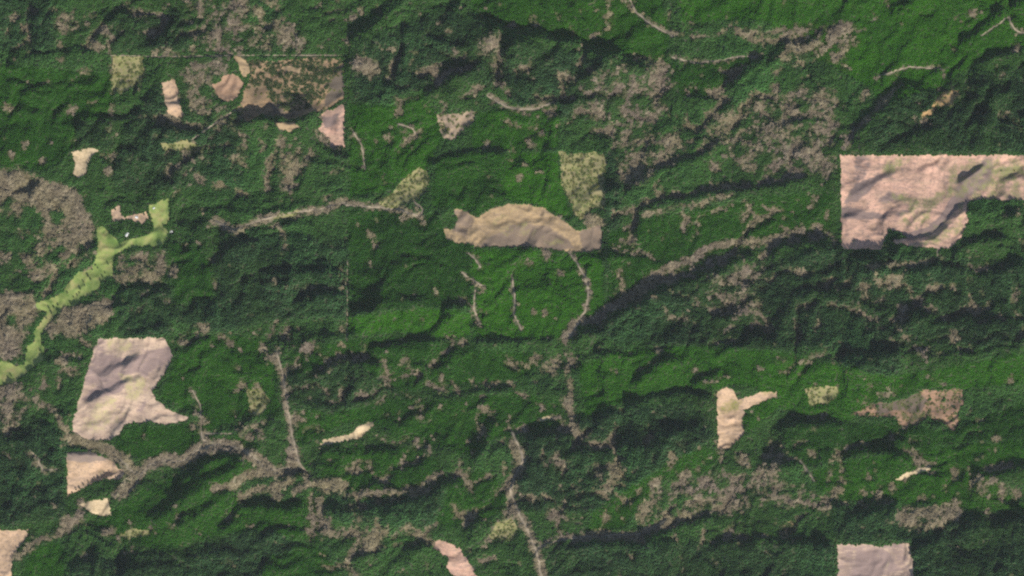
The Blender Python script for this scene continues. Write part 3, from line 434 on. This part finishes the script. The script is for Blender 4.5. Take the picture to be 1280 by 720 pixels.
def leaf_mat(name):
    m, nt, b = new_mat(name)
    a = node(nt, 'ShaderNodeAttribute', attribute_type='INSTANCER', attribute_name='tint')
    g = node(nt, 'ShaderNodeNewGeometry'); h = node(nt, 'ShaderNodeHueSaturation')
    r = node_range(nt, g.outputs['Random Per Island'], 0, 1)
    mr = node(nt, 'ShaderNodeMapRange'); mr.inputs['To Min'].default_value = .72; mr.inputs['To Max'].default_value = 1.28
    nt.links.new(g.outputs['Random Per Island'], mr.inputs['Value']); nt.links.new(mr.outputs['Result'], h.inputs['Value'])
    nt.links.new(a.outputs['Color'], h.inputs['Color']); nt.links.new(h.outputs['Color'], b.inputs['Base Color']); return m

# ---------------------------------------------------------------- ground
F = np.stack([idx[:-1, :-1].ravel(), idx[1:, :-1].ravel(), idx[1:, 1:].ravel(), idx[:-1, 1:].ravel()], 1)
terrain = link('terrain', mesh_from('terrain', np.stack([GX.ravel(), GY.ravel(), Z.ravel()], 1), F), ground_mat())
terrain['kind'] = 'structure'
a = terrain.data.attributes.new('litter', 'FLOAT', 'POINT'); a.data.foreach_set('value', BARE_SOFT.astype(np.float32).ravel())
# the same hills going on beyond, coarser
R_IN = 20; ox0, ox1, oy0, oy1 = GX[0, R_IN], GX[0, -1 - R_IN], GY[-1 - R_IN, 0], GY[R_IN, 0]
rx = np.concatenate([np.linspace(-12000, ox0, 90)[:-1], np.linspace(ox0, ox1, 180), np.linspace(ox1, 12000, 90)[1:]])
ry = np.concatenate([np.linspace(-11000, oy0, 90)[:-1], np.linspace(oy0, oy1, 110), np.linspace(oy1, 11000, 90)[1:]])
RX, RY = np.meshgrid(rx, ry); qx, qy = RX / M_PX + 640, 360 - RY / M_PX
dout = np.maximum(np.maximum(ox0 - RX, RX - ox1), np.maximum(oy0 - RY, RY - oy1)); tb = np.clip(dout / 500, 0, 1)
RZ = (1 - tb) * (zat(qx, qy) - 8) + tb * (60 + 40 * perlin(qx / 330, qy / 170, 3) + 60 * (1 - 1.6 * np.abs(perlin(qx / 95, qy / 80, 53))))
ii = np.arange(RX.size).reshape(RX.shape)
hole = (dout[:-1, :-1] <= 1e-6) & (dout[1:, 1:] <= 1e-6) & (dout[1:, :-1] <= 1e-6) & (dout[:-1, 1:] <= 1e-6); jj, kk = np.nonzero(~hole)
gm_, gnt, gb = new_mat('far_forest'); gv = coords(gnt)
gnt.links.new(ramp(gnt, noise(gnt, gv, .004, 8, .65), [(.35, (.014, .030, .012)), (.55, (.022, .055, .014)), (.7, (.06, .055, .035))]), gb.inputs['Base Color'])
far_land = link('hills', mesh_from('hills', np.stack([RX.ravel(), RY.ravel(), RZ.ravel()], 1), np.stack([ii[jj, kk], ii[jj, kk + 1], ii[jj + 1, kk + 1], ii[jj + 1, kk]], 1)), gm_)
far_land['kind'] = 'structure'
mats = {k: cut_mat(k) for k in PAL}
for (name, label, cat, key, polys), m in zip(CUTS, cut_masks):
    V, Fq = grid_patch(m, 1.5)
    c = V.mean(0); c[2] = V[:, 2].min()
    o = link({'clearing': 'clearing', 'clearcut': 'clearcut'}.get(cat, cat.replace(' ', '_')), mesh_from(name, V - c, Fq), mats[key]); o.location = c
    for an, fld in (('slash_shade', SLASH_SHADE), ('regrowth', GROW)):
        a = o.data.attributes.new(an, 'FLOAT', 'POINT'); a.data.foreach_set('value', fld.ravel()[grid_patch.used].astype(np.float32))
    tag(o, label, cat)
V, Fq = grid_patch(meadow_m, 1.5); c = V.mean(0); o = link('meadow', mesh_from('meadow', V - c, Fq), meadow_mat()); o.location = c
tag(o, 'yellow-green meadow winding down the valley at the left edge', 'meadow')
V, Fq = grid_patch(yard_m, 1.5); c = V.mean(0); o = link('farmyard', mesh_from('farmyard', V - c, Fq), cut_mat('peach')); o.location = c
tag(o, 'bare tan farmyard between trees at the upper end of the green meadow', 'yard')
dirt = simple_mat('track_dirt', (.24, .195, .14), .25, .03)
for hw, pts in TRACKS:
    P = []
    for (ax, ay), (bx, by) in zip(pts[:-1], pts[1:]):
        n = max(2, int(math.hypot(bx - ax, by - ay) / 1.5)); P += [(ax + (bx - ax) * t / n, ay + (by - ay) * t / n) for t in range(n)]
    P.append(pts[-1]); P = np.array(P, float)
    for _ in range(6): P[1:-1] = (P[:-2] + 2 * P[1:-1] + P[2:]) / 4
    P[:, 0] += .8 * perlin(P[:, 0] / 7, P[:, 1] / 7, 5); P[:, 1] += .8 * perlin(P[:, 0] / 7 + 40, P[:, 1] / 7, 6)
    T = np.gradient(P, axis=0); T /= np.linalg.norm(T, axis=1)[:, None] + 1e-9; N = np.stack([-T[:, 1], T[:, 0]], 1)
    V = []
    for s in (-1, 0, 1):
        q = P + N * s * hw / M_PX; X, Y = wpos(q[:, 0], q[:, 1]); V.append(np.stack([X, Y, zat(q[:, 0], q[:, 1]) + 2.2], 1))
    n = len(P); V = np.concatenate(V); a = np.arange(n - 1)
    Fq = np.concatenate([np.stack([a + k * n, a + k * n + 1, a + (k + 1) * n + 1, a + (k + 1) * n], 1) for k in (0, 1)])
    o = link('dirt_track', mesh_from('dirt_track', V, Fq), dirt); o['kind'] = 'structure'
    ANYCUT |= False

# ---------------------------------------------------------------- trees
def conifer(rng, h, r, tiers=4, sides=7, x=0, y=0):
    V, F = [], []
    z0 = h * .06
    for t in range(tiers):
        f0 = t / tiers; zb = z0 + (h - z0) * f0 * .93 ; zt = min(h, zb + (h - z0) / tiers * 1.75); rb = r * (1 - f0) ** .85
        b = len(V); a0 = rng.random() * 6.28
        for k in range(sides):
            a = a0 + 6.283 * k / sides; q = rb * (.72 + .5 * rng.random()); V.append((x + q * math.cos(a), y + q * math.sin(a), zb - rb * .22 * rng.random()))
        V.append((x + .15 * r * (rng.random() - .5), y + .15 * r * (rng.random() - .5), zt))
        F += [(b + k, b + (k + 1) % sides, b + sides) for k in range(sides)]
    b = len(V)                                              # trunk
    for zz, q in ((-6, r * .09), (h * .5, r * .05)):
        for k in range(3): V.append((x + q * math.cos(k * 2.09), y + q * math.sin(k * 2.09), zz))
    for k in range(3):
        n = (k + 1) % 3; F += [(b + k, b + n, b + 3 + n), (b + k, b + 3 + n, b + 3 + k)]
    return V, F
def alder(rng, h, r, x=0, y=0):
    """leafless crown: a fan of twig sprays round ascending limbs"""
    V, F = [], []
    for k in range(3):
        b = len(V)
    b = 0
    for zz, q in ((-5, .35), (h * .6, .18)):
        for k in range(3): V.append((x + q * math.cos(k * 2.09), y + q * math.sin(k * 2.09), zz))
    for k in range(3):
        n = (k + 1) % 3; F += [(k, n, 3 + n), (k, 3 + n, 3 + k)]
    for s in range(24):
        a = rng.random() * 6.28; q = r * math.sqrt(rng.random()); zc = h * (.45 + .5 * (1 - (q / r) ** 2) * (.5 + .5 * rng.random()))
        cx, cy = x + q * math.cos(a), y + q * math.sin(a); e = r * (.22 + .22 * rng.random()); t = rng.random() * 6.28; b = len(V)
        for k in range(3):
            w = t + k * 2.09; V.append((cx + e * math.cos(w), cy + e * math.sin(w), zc + e * .7 * (rng.random() - .5)))
        F.append((b, b + 1, b + 2))
    return V, F
def clump(kind, seed):
    rng = random.Random(seed); V, F = [], []; pts = []
    n, rad, dmin = {'mature': (6, 10, 5.0), 'young': (17, 9.5, 3.0), 'bare': (5, 9.5, 5.5)}[kind]
    tries = 0
    while len(pts) < n and tries < 4000:
        tries += 1; a = rng.random() * 6.283; q = rad * math.sqrt(rng.random()); p = (q * math.cos(a), q * math.sin(a))
        if all(math.hypot(p[0] - o[0], p[1] - o[1]) > dmin for o in pts): pts.append(p)
    for x, y in pts:
        if kind == 'mature': v, f = conifer(rng, 22 + 14 * rng.random(), 4.2 + 1.8 * rng.random(), 4, 7, x, y)
        elif kind == 'young': v, f = conifer(rng, 8 + 3.5 * rng.random(), 2.3 + .8 * rng.random(), 2, 6, x, y)
        else: v, f = alder(rng, 13 + 5 * rng.random(), 4.2 + 1.6 * rng.random(), x, y)
        b = len(V); V += v; F += [tuple(i + b for i in t) for t in f]
    return V, F
needles, twigs = leaf_mat('conifer_needles'), leaf_mat('bare_twigs')
PROTO = {}
for kind, n, mt in (('mature', 7, needles), ('young', 6, needles), ('bare', 6, twigs)):
    c = bpy.data.collections.new('tree_clump_' + kind)
    for i in range(n):
        V, Fq = clump(kind, i * 31 + len(kind)); me = mesh_from('tree_clump', V, np.array(Fq), smooth=False); me.materials.append(mt)
        c.objects.link(bpy.data.objects.new('tree_clump', me))
    PROTO[kind] = c

def scatter_group(coll):
    ng = bpy.data.node_groups.new('scatter', 'GeometryNodeTree')
    ng.interface.new_socket('Geometry', in_out='INPUT', socket_type='NodeSocketGeometry'); ng.interface.new_socket('Geometry', in_out='OUTPUT', socket_type='NodeSocketGeometry')
    gi = ng.nodes.new('NodeGroupInput'); go = ng.nodes.new('NodeGroupOutput'); L = ng.links.new
    ci = ng.nodes.new('GeometryNodeCollectionInfo'); ci.inputs['Collection'].default_value = coll; ci.inputs['Separate Children'].default_value = True; ci.inputs['Reset Children'].default_value = True
    ip = ng.nodes.new('GeometryNodeInstanceOnPoints'); ip.inputs['Pick Instance'].default_value = True
    def attr(n, t):
        a = ng.nodes.new('GeometryNodeInputNamedAttribute'); a.data_type = t; a.inputs['Name'].default_value = n; return a.outputs['Attribute']
    L(gi.outputs[0], ip.inputs['Points']); L(ci.outputs[0], ip.inputs['Instance']); L(attr('pick', 'INT'), ip.inputs['Instance Index'])
    eu = ng.nodes.new('FunctionNodeEulerToRotation'); L(attr('rot', 'FLOAT_VECTOR'), eu.inputs[0]); L(eu.outputs[0], ip.inputs['Rotation'])
    L(attr('scl', 'FLOAT_VECTOR'), ip.inputs['Scale']); L(ip.outputs[0], go.inputs[0]); return ng
NG = {k: scatter_group(c) for k, c in PROTO.items()}

def forest(name, kind, px, py, scl, tint, label, cat):
    n = len(px); X, Y = wpos(px, py); z = zat(px, py)
    c = np.array([X.mean(), Y.mean(), z.min()])
    me = bpy.data.meshes.new(name); me.vertices.add(n); me.vertices.foreach_set('co', (np.stack([X, Y, z], 1) - c).astype(np.float32).ravel())
    a = me.attributes.new('pick', 'INT', 'POINT'); a.data.foreach_set('value', RNG.integers(0, 1000, n).astype(np.int32))
    r = np.zeros((n, 3), np.float32); r[:, 2] = RNG.random(n) * 6.283; r[:, :2] = RNG.normal(0, .05, (n, 2))
    a = me.attributes.new('rot', 'FLOAT_VECTOR', 'POINT'); a.data.foreach_set('vector', r.ravel())
    a = me.attributes.new('scl', 'FLOAT_VECTOR', 'POINT'); a.data.foreach_set('vector', scl.astype(np.float32).ravel())
    a = me.attributes.new('tint', 'FLOAT_COLOR', 'POINT'); a.data.foreach_set('color', np.concatenate([tint, np.ones((n, 1))], 1).astype(np.float32).ravel())
    o = bpy.data.objects.new(name, me); COL.objects.link(o); o.location = c
    md = o.modifiers.new('scatter', 'NODES'); md.node_group = NG[kind]
    tag(o, label, cat, kind='stuff'); return o

def jittered(step):
    gx, gy = np.meshgrid(np.arange(-MARG + 2, 1280 + MARG - 2, step), np.arange(-MARG + 2, 720 + MARG - 2, step))
    gx = gx + (np.arange(gx.shape[0]) % 2)[:, None] * step * .5
    p = np.stack([gx.ravel(), gy.ravel()], 1) + RNG.uniform(-.42, .42, (gx.size, 2)) * step
    p = p[(p[:, 0] > -MARG + 1) & (p[:, 0] < 1280 + MARG - 2) & (p[:, 1] > -MARG + 1) & (p[:, 1] < 720 + MARG - 2)]
    return p[:, 0], p[:, 1]
px, py = jittered(2.9)
sid = sample(stand_id, px, py); br = sample(bright, px, py); bare = sample(BARE_M, px, py); cut = sample(ANYCUT, px, py)
n1 = fbm(px, py, 7, 2, 121); n2 = fbm(px, py, 45, 2, 131); n3 = fbm(px, py, 140, 2, 141); u = RNG.random(len(px))
# clear the tracks
trk = np.zeros(PX.shape, bool)
for hw, pts in TRACKS:
    sl = window(pts, 4); trk[sl] |= polydist(PX[sl], PY[sl], pts)[0] < (hw + 6) / M_PX
keep = ~cut & ~sample(trk, px, py)
young = keep & ~bare & (sid >= 0)
mature = keep & ~bare & (sid < 0) & (u > .04 + np.clip(-n1 * .9 - .2, 0, .5) * sample(OLD_SHADE, px, py))
alders = keep & bare & (u > .12)
def cols(base, n, jit):
    return np.clip(base * (1 + jit[:, None]) , .005, 1)
# mature woods: the old and shade-painted ones dark and uneven, the others smoother and greener
m = mature; od = np.clip(.75 * sample(OLD_SHADE, px, py)[m] + .12 + .5 * n3[m] + .45 * n2[m], 0, 1)
n0 = fbm(px, py, 9, 2, 151)[m]
hs = np.clip((.62 + .38 * od) + (.14 + .42 * od) * n0 + (.05 + .07 * od) * RNG.normal(0, 1, m.sum()) + .1 * n2[m], .35, 1.7) * .66
w = np.clip(.98 + .2 * od * (1 + n0), .8, 1.4); sc = np.stack([w, w, hs], 1)
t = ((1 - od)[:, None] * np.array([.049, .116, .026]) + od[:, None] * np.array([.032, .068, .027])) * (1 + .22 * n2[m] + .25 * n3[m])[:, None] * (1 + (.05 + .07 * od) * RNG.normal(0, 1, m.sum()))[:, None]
t = t + np.clip(n3[m] + .3 * n2[m], 0, 1)[:, None] * np.array([.006, .03, .0])[None]
q = np.clip(sample(BARE_SOFT, px[m], py[m]) * 1.1, 0, .8)[:, None]; t = t * (1 - q) + q * np.array([.10, .105, .055])[None]
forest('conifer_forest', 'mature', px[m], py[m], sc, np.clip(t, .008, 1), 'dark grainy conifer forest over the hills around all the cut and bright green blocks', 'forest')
# young stands
for i, (name, label, b, p) in enumerate(STANDS):
    m = young & (sid == i); k = m.sum()
    if not k: continue
    hs = np.clip(1.3 - .55 * b + .16 * n1[m] + .05 * RNG.normal(0, 1, k), .5, 1.7); w = np.full(k, 1.08)
    f = np.clip(br[m] + .12 * n2[m] + .12 * n3[m] + .03 * RNG.normal(0, 1, k), 0, 1)[:, None]
    t = (1 - f) * np.array([.042, .122, .026])[None] + f * np.array([.060, .200, .012])[None]
    q = np.clip(sample(BARE_SOFT, px[m], py[m]) * 1.1, 0, .8)[:, None]; t = t * (1 - q) + q * np.array([.12, .125, .05])[None]
    forest(name, 'young', px[m], py[m], np.stack([w, w, hs], 1), np.clip(t * (1 + .035 * RNG.normal(0, 1, k))[:, None], .008, 1), label, 'plantation')
# leafless woods along the creeks
m = alders; k = m.sum(); hs = np.clip(.9 + .3 * n1[m] + .15 * RNG.normal(0, 1, k), .5, 1.5); w = np.full(k, 1.0)
f = np.clip(.5 + .5 * n2[m] + .4 * n3[m], 0, 1)[:, None]
t = ((1 - f) * np.array([.21, .165, .12]) + f * np.array([.24, .20, .11])) * (1 + .12 * RNG.normal(0, 1, k))[:, None]
t = t * (1 + .45 * np.clip(fbm(px[m], py[m], 9, 2, 181), -.6, 1))[:, None]
g = (RNG.random(k) > sample(BARE_SOFT, px[m], py[m]) + .25)[:, None]; t = np.where(g, np.array([.13, .135, .06])[None], t)
forest('bare_woodland', 'bare', px[m], py[m], np.stack([w, w, hs], 1), np.clip(t, .01, 1), 'grey-mauve leafless woods in strips along the creeks and scattered patches', 'bare woods')

# bushes coming back in the half-grown cuts
gm = np.zeros(PX.shape)
for c_, m_ in zip(CUTS, cut_masks):
    gm += m_ * {'olive': .5, 'scrub': .35, 'brown': .30, 'brown2': .64, 'orange': .2}.get(c_[3], 0)
STRIP = soft_poly([(298,134),(303,124),(311,112),(331,108),(337,126),(345,135),(365,141),(388,135),(400,129),(411,113),(413,98),(430,88),(431,124),(404,138),(385,144),(365,150),(340,146),(326,145),(309,154)], 3)
gm = gm * (1 - .9 * STRIP) + ANYCUT * np.clip(GROW - .75, 0, 1) * .6
m = (sample(gm, px, py) + (.5 * fbm(px, py, 8, 2, 401) + .45 * fbm(px * .6 + py * .5, py * 1.6 - px * .6, 14, 2, 411)) * (sample(gm, px, py) > .15)) > RNG.random(len(px)); k = m.sum()
t = np.array([.10, .13, .042])[None] * (1 + .3 * n1[m] + .2 * RNG.normal(0, 1, k))[:, None]
t += np.clip(RNG.normal(0, 1, k), 0, 1)[:, None] * np.array([.06, .03, .01])[None]
dk = (sample(gm, px, py)[m] > .6); tl = np.where(dk, .85, .62); wd = np.where(dk, 1.15, .85)
t = np.where(dk[:, None], np.array([.070, .105, .038])[None] * (1 + .4 * n1[m])[:, None], t * 1.35)
forest('regrowth', 'young', px[m], py[m], np.stack([wd, wd, tl], 1), np.clip(t, .01, 1), 'olive green bushes and saplings coming back in the half-grown cuts', 'bushes')

# single trees one can tell apart: trunk and crown
def plain_leaf(name, col):
    m_, nt_, b_ = new_mat(name); b_.inputs['Base Color'].default_value = (*col, 1); return m_
crown_mat = plain_leaf('dark_crown', (.035, .065, .028)); bark_mat = simple_mat('bark', (.09, .07, .05))
def broadleaf(rng, h, r):
    V, F = [], []
    for s_ in range(170):
        a_, q_ = rng.random() * 6.283, rng.random() ** .45; e_ = math.acos(2 * rng.random() - 1)
        lob = 1 + .28 * math.sin(3 * a_ + 2 * e_) + .15 * math.sin(5 * e_)
        c_ = np.array([r * q_ * lob * math.sin(e_) * math.cos(a_), r * q_ * lob * math.sin(e_) * math.sin(a_), h * .62 + h * .36 * q_ * math.cos(e_)])
        b_ = len(V)
        for _ in range(3): V.append(tuple(c_ + np.array([rng.gauss(0, r * .2) for _ in range(3)])))
        F.append((b_, b_ + 1, b_ + 2))
    return mesh_from('crown', V, np.array(F), False)
def trunk_mesh(h, r):
    V, F = [], []; n = 8
    for z_, q_ in ((-2, r * 1.3), (h * .25, r), (h * .8, r * .3)):
        V += [(q_ * math.cos(6.283 * k_ / n), q_ * math.sin(6.283 * k_ / n), z_) for k_ in range(n)]
    for l_ in range(2): F += [(l_ * n + k_, l_ * n + (k_ + 1) % n, (l_ + 1) * n + (k_ + 1) % n, (l_ + 1) * n + k_) for k_ in range(n)]
    return mesh_from('trunk', V, np.array(F))
rr = random.Random(5)
tree_kinds = []
for i in range(4):
    h, r = 15 + 4 * i % 9, 5.5 + i * .7
    tree_kinds.append((trunk_mesh(h, .5), broadleaf(rr, h, r)))
    tree_kinds[-1][0].materials.append(bark_mat); tree_kinds[-1][1].materials.append(crown_mat)
def lone_tree(x, y, label, group):
    tm, cm = tree_kinds[rr.randrange(4)]; X, Y = wpos(x, y)
    e = bpy.data.objects.new('tree', None); COL.objects.link(e); e.location = (X, Y, float(zat(x, y)) + 1.0); e.rotation_euler.z = rr.random() * 6.28
    s_ = .6 + .4 * rr.random(); e.scale = (s_, s_, s_); tag(e, label, 'tree', group)
    for n_, me_ in (('trunk', tm), ('crown', cm)):
        o_ = bpy.data.objects.new(n_, me_); COL.objects.link(o_); o_.parent = e
for x, y in [(110,345),(113,349),(104,352),(106,357),(122,335),(119,331),(117,322),(99,366),(96,369),(92,372),(100,361),(128,346),(131,341),(88,379),(67,384),(84,366),(121,312),(118,316),(126,352),(135,330),(64,391),(58,398),(61,385),(72,381),(115,337),(40,462),(52,441),(14,470),(150,306)]:
    lone_tree(x, y, 'dark single tree standing on the yellow-green valley meadow', 'single trees on the meadow')
for x, y in [(90,616),(95,612),(99,610),(104,606),(110,602),(116,600),(122,597),(127,596),(133,597),(139,595),(145,597),(150,599),(96,618),(120,602),(132,601),(110,608)]:
    lone_tree(x, y, 'dark tree in the row between two tan clearcuts above the creek', 'trees in a row between two cuts')
for x, y in [(144,262),(156,262),(163,266),(168,262),(175,265),(180,268),(172,258),(166,257),(150,277),(160,280),(186,283),(178,285),(190,282)]:
    lone_tree(x, y, 'dark tree around the farm buildings at the head of the meadow', 'trees around the farm')

roof_w, roof_g, wall_m = simple_mat('pale_metal_roof', (.62, .6, .57), .06), simple_mat('grey_metal_roof', (.55, .54, .53), .08), simple_mat('painted_wall', (.6, .55, .47), .08)
def quads(name, V, F, mat, parent):
    me = bpy.data.meshes.new(name); me.from_pydata(V, [], F); return link(name, me, mat, parent)
def farm_building(name, x, y, rz, L, Wd, H, ridge, roof, label, cat):
    X, Y = wpos(x, y); e = bpy.data.objects.new(name, None); COL.objects.link(e); e.location = (X, Y, float(zat(x, y)) + 1.5); e.rotation_euler.z = rz; tag(e, label, cat)
    l, w = L / 2, Wd / 2
    quads('wall', [(-l,-w,-3),(l,-w,-3),(l,w,-3),(-l,w,-3),(-l,-w,H),(l,-w,H),(l,w,H),(-l,w,H),(-l,0,ridge - .15),(l,0,ridge - .15)], [(0,1,5,4),(2,3,7,6),(1,2,6,9,5),(3,0,4,8,7)], wall_m, e)
    k = (ridge - H) / w; o_ = .8; zo = H - k * o_; V = []
    for xx in (-l - o_, l + o_): V += [(xx, -w - o_, zo), (xx, 0, ridge), (xx, w + o_, zo), (xx, -w - o_, zo + .3), (xx, 0, ridge + .3), (xx, w + o_, zo + .3)]
    quads('roof', V, [(0,1,7,6),(1,2,8,7),(3,9,10,4),(4,10,11,5),(0,6,9,3),(2,5,11,8),(0,3,4,1),(1,4,5,2),(6,7,10,9),(7,8,11,10)], roof, e)
    quads('door', [(-2.2,-w - .06,0),(2.2,-w - .06,0),(2.2,-w - .06,H * .75),(-2.2,-w - .06,H * .75)], [(0,1,2,3)], roof_g, e)
farm_building('barn', 158.5, 293, .9, 26, 15, 5, 9, roof_w, 'long white-roofed barn on the left side of the meadow below the farm trees', 'barn')
farm_building('farmhouse', 170.5, 271.5, -.3, 17, 12, 4, 7, roof_w, 'small white-roofed house at the right end of the bare farmyard', 'house')
farm_building('shed', 213, 289.5, .25, 22, 12, 4, 6.5, roof_g, 'grey-roofed shed at the forest edge right of the meadow arm', 'shed')
farm_building('cabin', 192, 260, .6, 12, 9, 3.5, 6, roof_g, 'small grey-roofed cabin on the upper right tip of the meadow', 'cabin')
# ---------------------------------------------------------------- camera, light
cam = bpy.data.cameras.new('camera'); camo = bpy.data.objects.new('camera', cam); COL.objects.link(camo)
ALT = 60000.0
camo.location = (0, 0, ALT); cam.sensor_width = 36; cam.lens = 36 * (ALT - 70) / 6400.0; cam.clip_start = 1000; cam.clip_end = 120000
S.camera = camo
SUN_EL, SUN_AZ = math.radians(40), math.radians(150)          # azimuth clockwise from north (up in the picture)
sd = bpy.data.lights.new('sun', 'SUN'); sd.energy = 4.2; sd.angle = math.radians(.5); sd.color = (1, .95, .87)
so = bpy.data.objects.new('sun', sd); COL.objects.link(so); so.rotation_euler = (math.pi / 2 - SUN_EL, 0, math.pi - SUN_AZ); so.location = (0, 0, 3000)
W = bpy.data.worlds.new('World'); S.world = W; W.use_nodes = True; nt = W.node_tree
sky = nt.nodes.new('ShaderNodeTexSky'); sky.sky_type = 'NISHITA'; sky.sun_disc = False; sky.sun_elevation = SUN_EL; sky.dust_density = .6; sky.sun_rotation = SUN_AZ
bg = nt.nodes['Background']; nt.links.new(sky.outputs[0], bg.inputs[0]); bg.inputs[1].default_value = .10
# thin air between the ground and the satellite
hb = bpy.data.meshes.new('haze'); x, y, z0, z1 = 12500, 11500, min(float(Z.min()), float(RZ.min())) - 3, ALT + 200
hb.from_pydata([(-x,-y,z0),(x,-y,z0),(x,y,z0),(-x,y,z0),(-x,-y,z1),(x,-y,z1),(x,y,z1),(-x,y,z1)], [], [(3,2,1,0),(4,5,6,7),(0,1,5,4),(1,2,6,5),(2,3,7,6),(3,0,4,7)])
hm = bpy.data.materials.new('thin_haze'); hm.use_nodes = True; nt = hm.node_tree; nt.nodes.remove(nt.nodes['Principled BSDF'])
pv = nt.nodes.new('ShaderNodeVolumePrincipled'); pv.inputs['Color'].default_value = (.80, .84, .91, 1); pv.inputs['Density'].default_value = HAZE / ALT
nt.links.new(pv.outputs[0], nt.nodes['Material Output'].inputs['Volume'])
ho = link('haze', hb, hm); ho['kind'] = 'stuff'; ho['label'] = 'thin bluish haze in the air over the whole land'; ho['category'] = 'haze'
S.view_settings.view_transform = 'Standard'; S.view_settings.look = 'None'; S.view_settings.gamma = 1; S.view_settings.exposure = 0.5
S.render.engine = 'CYCLES'; S.cycles.filter_width = 2.25; S.cycles.use_denoising = False; S.cycles.max_bounces = 4; S.cycles.diffuse_bounces = 2
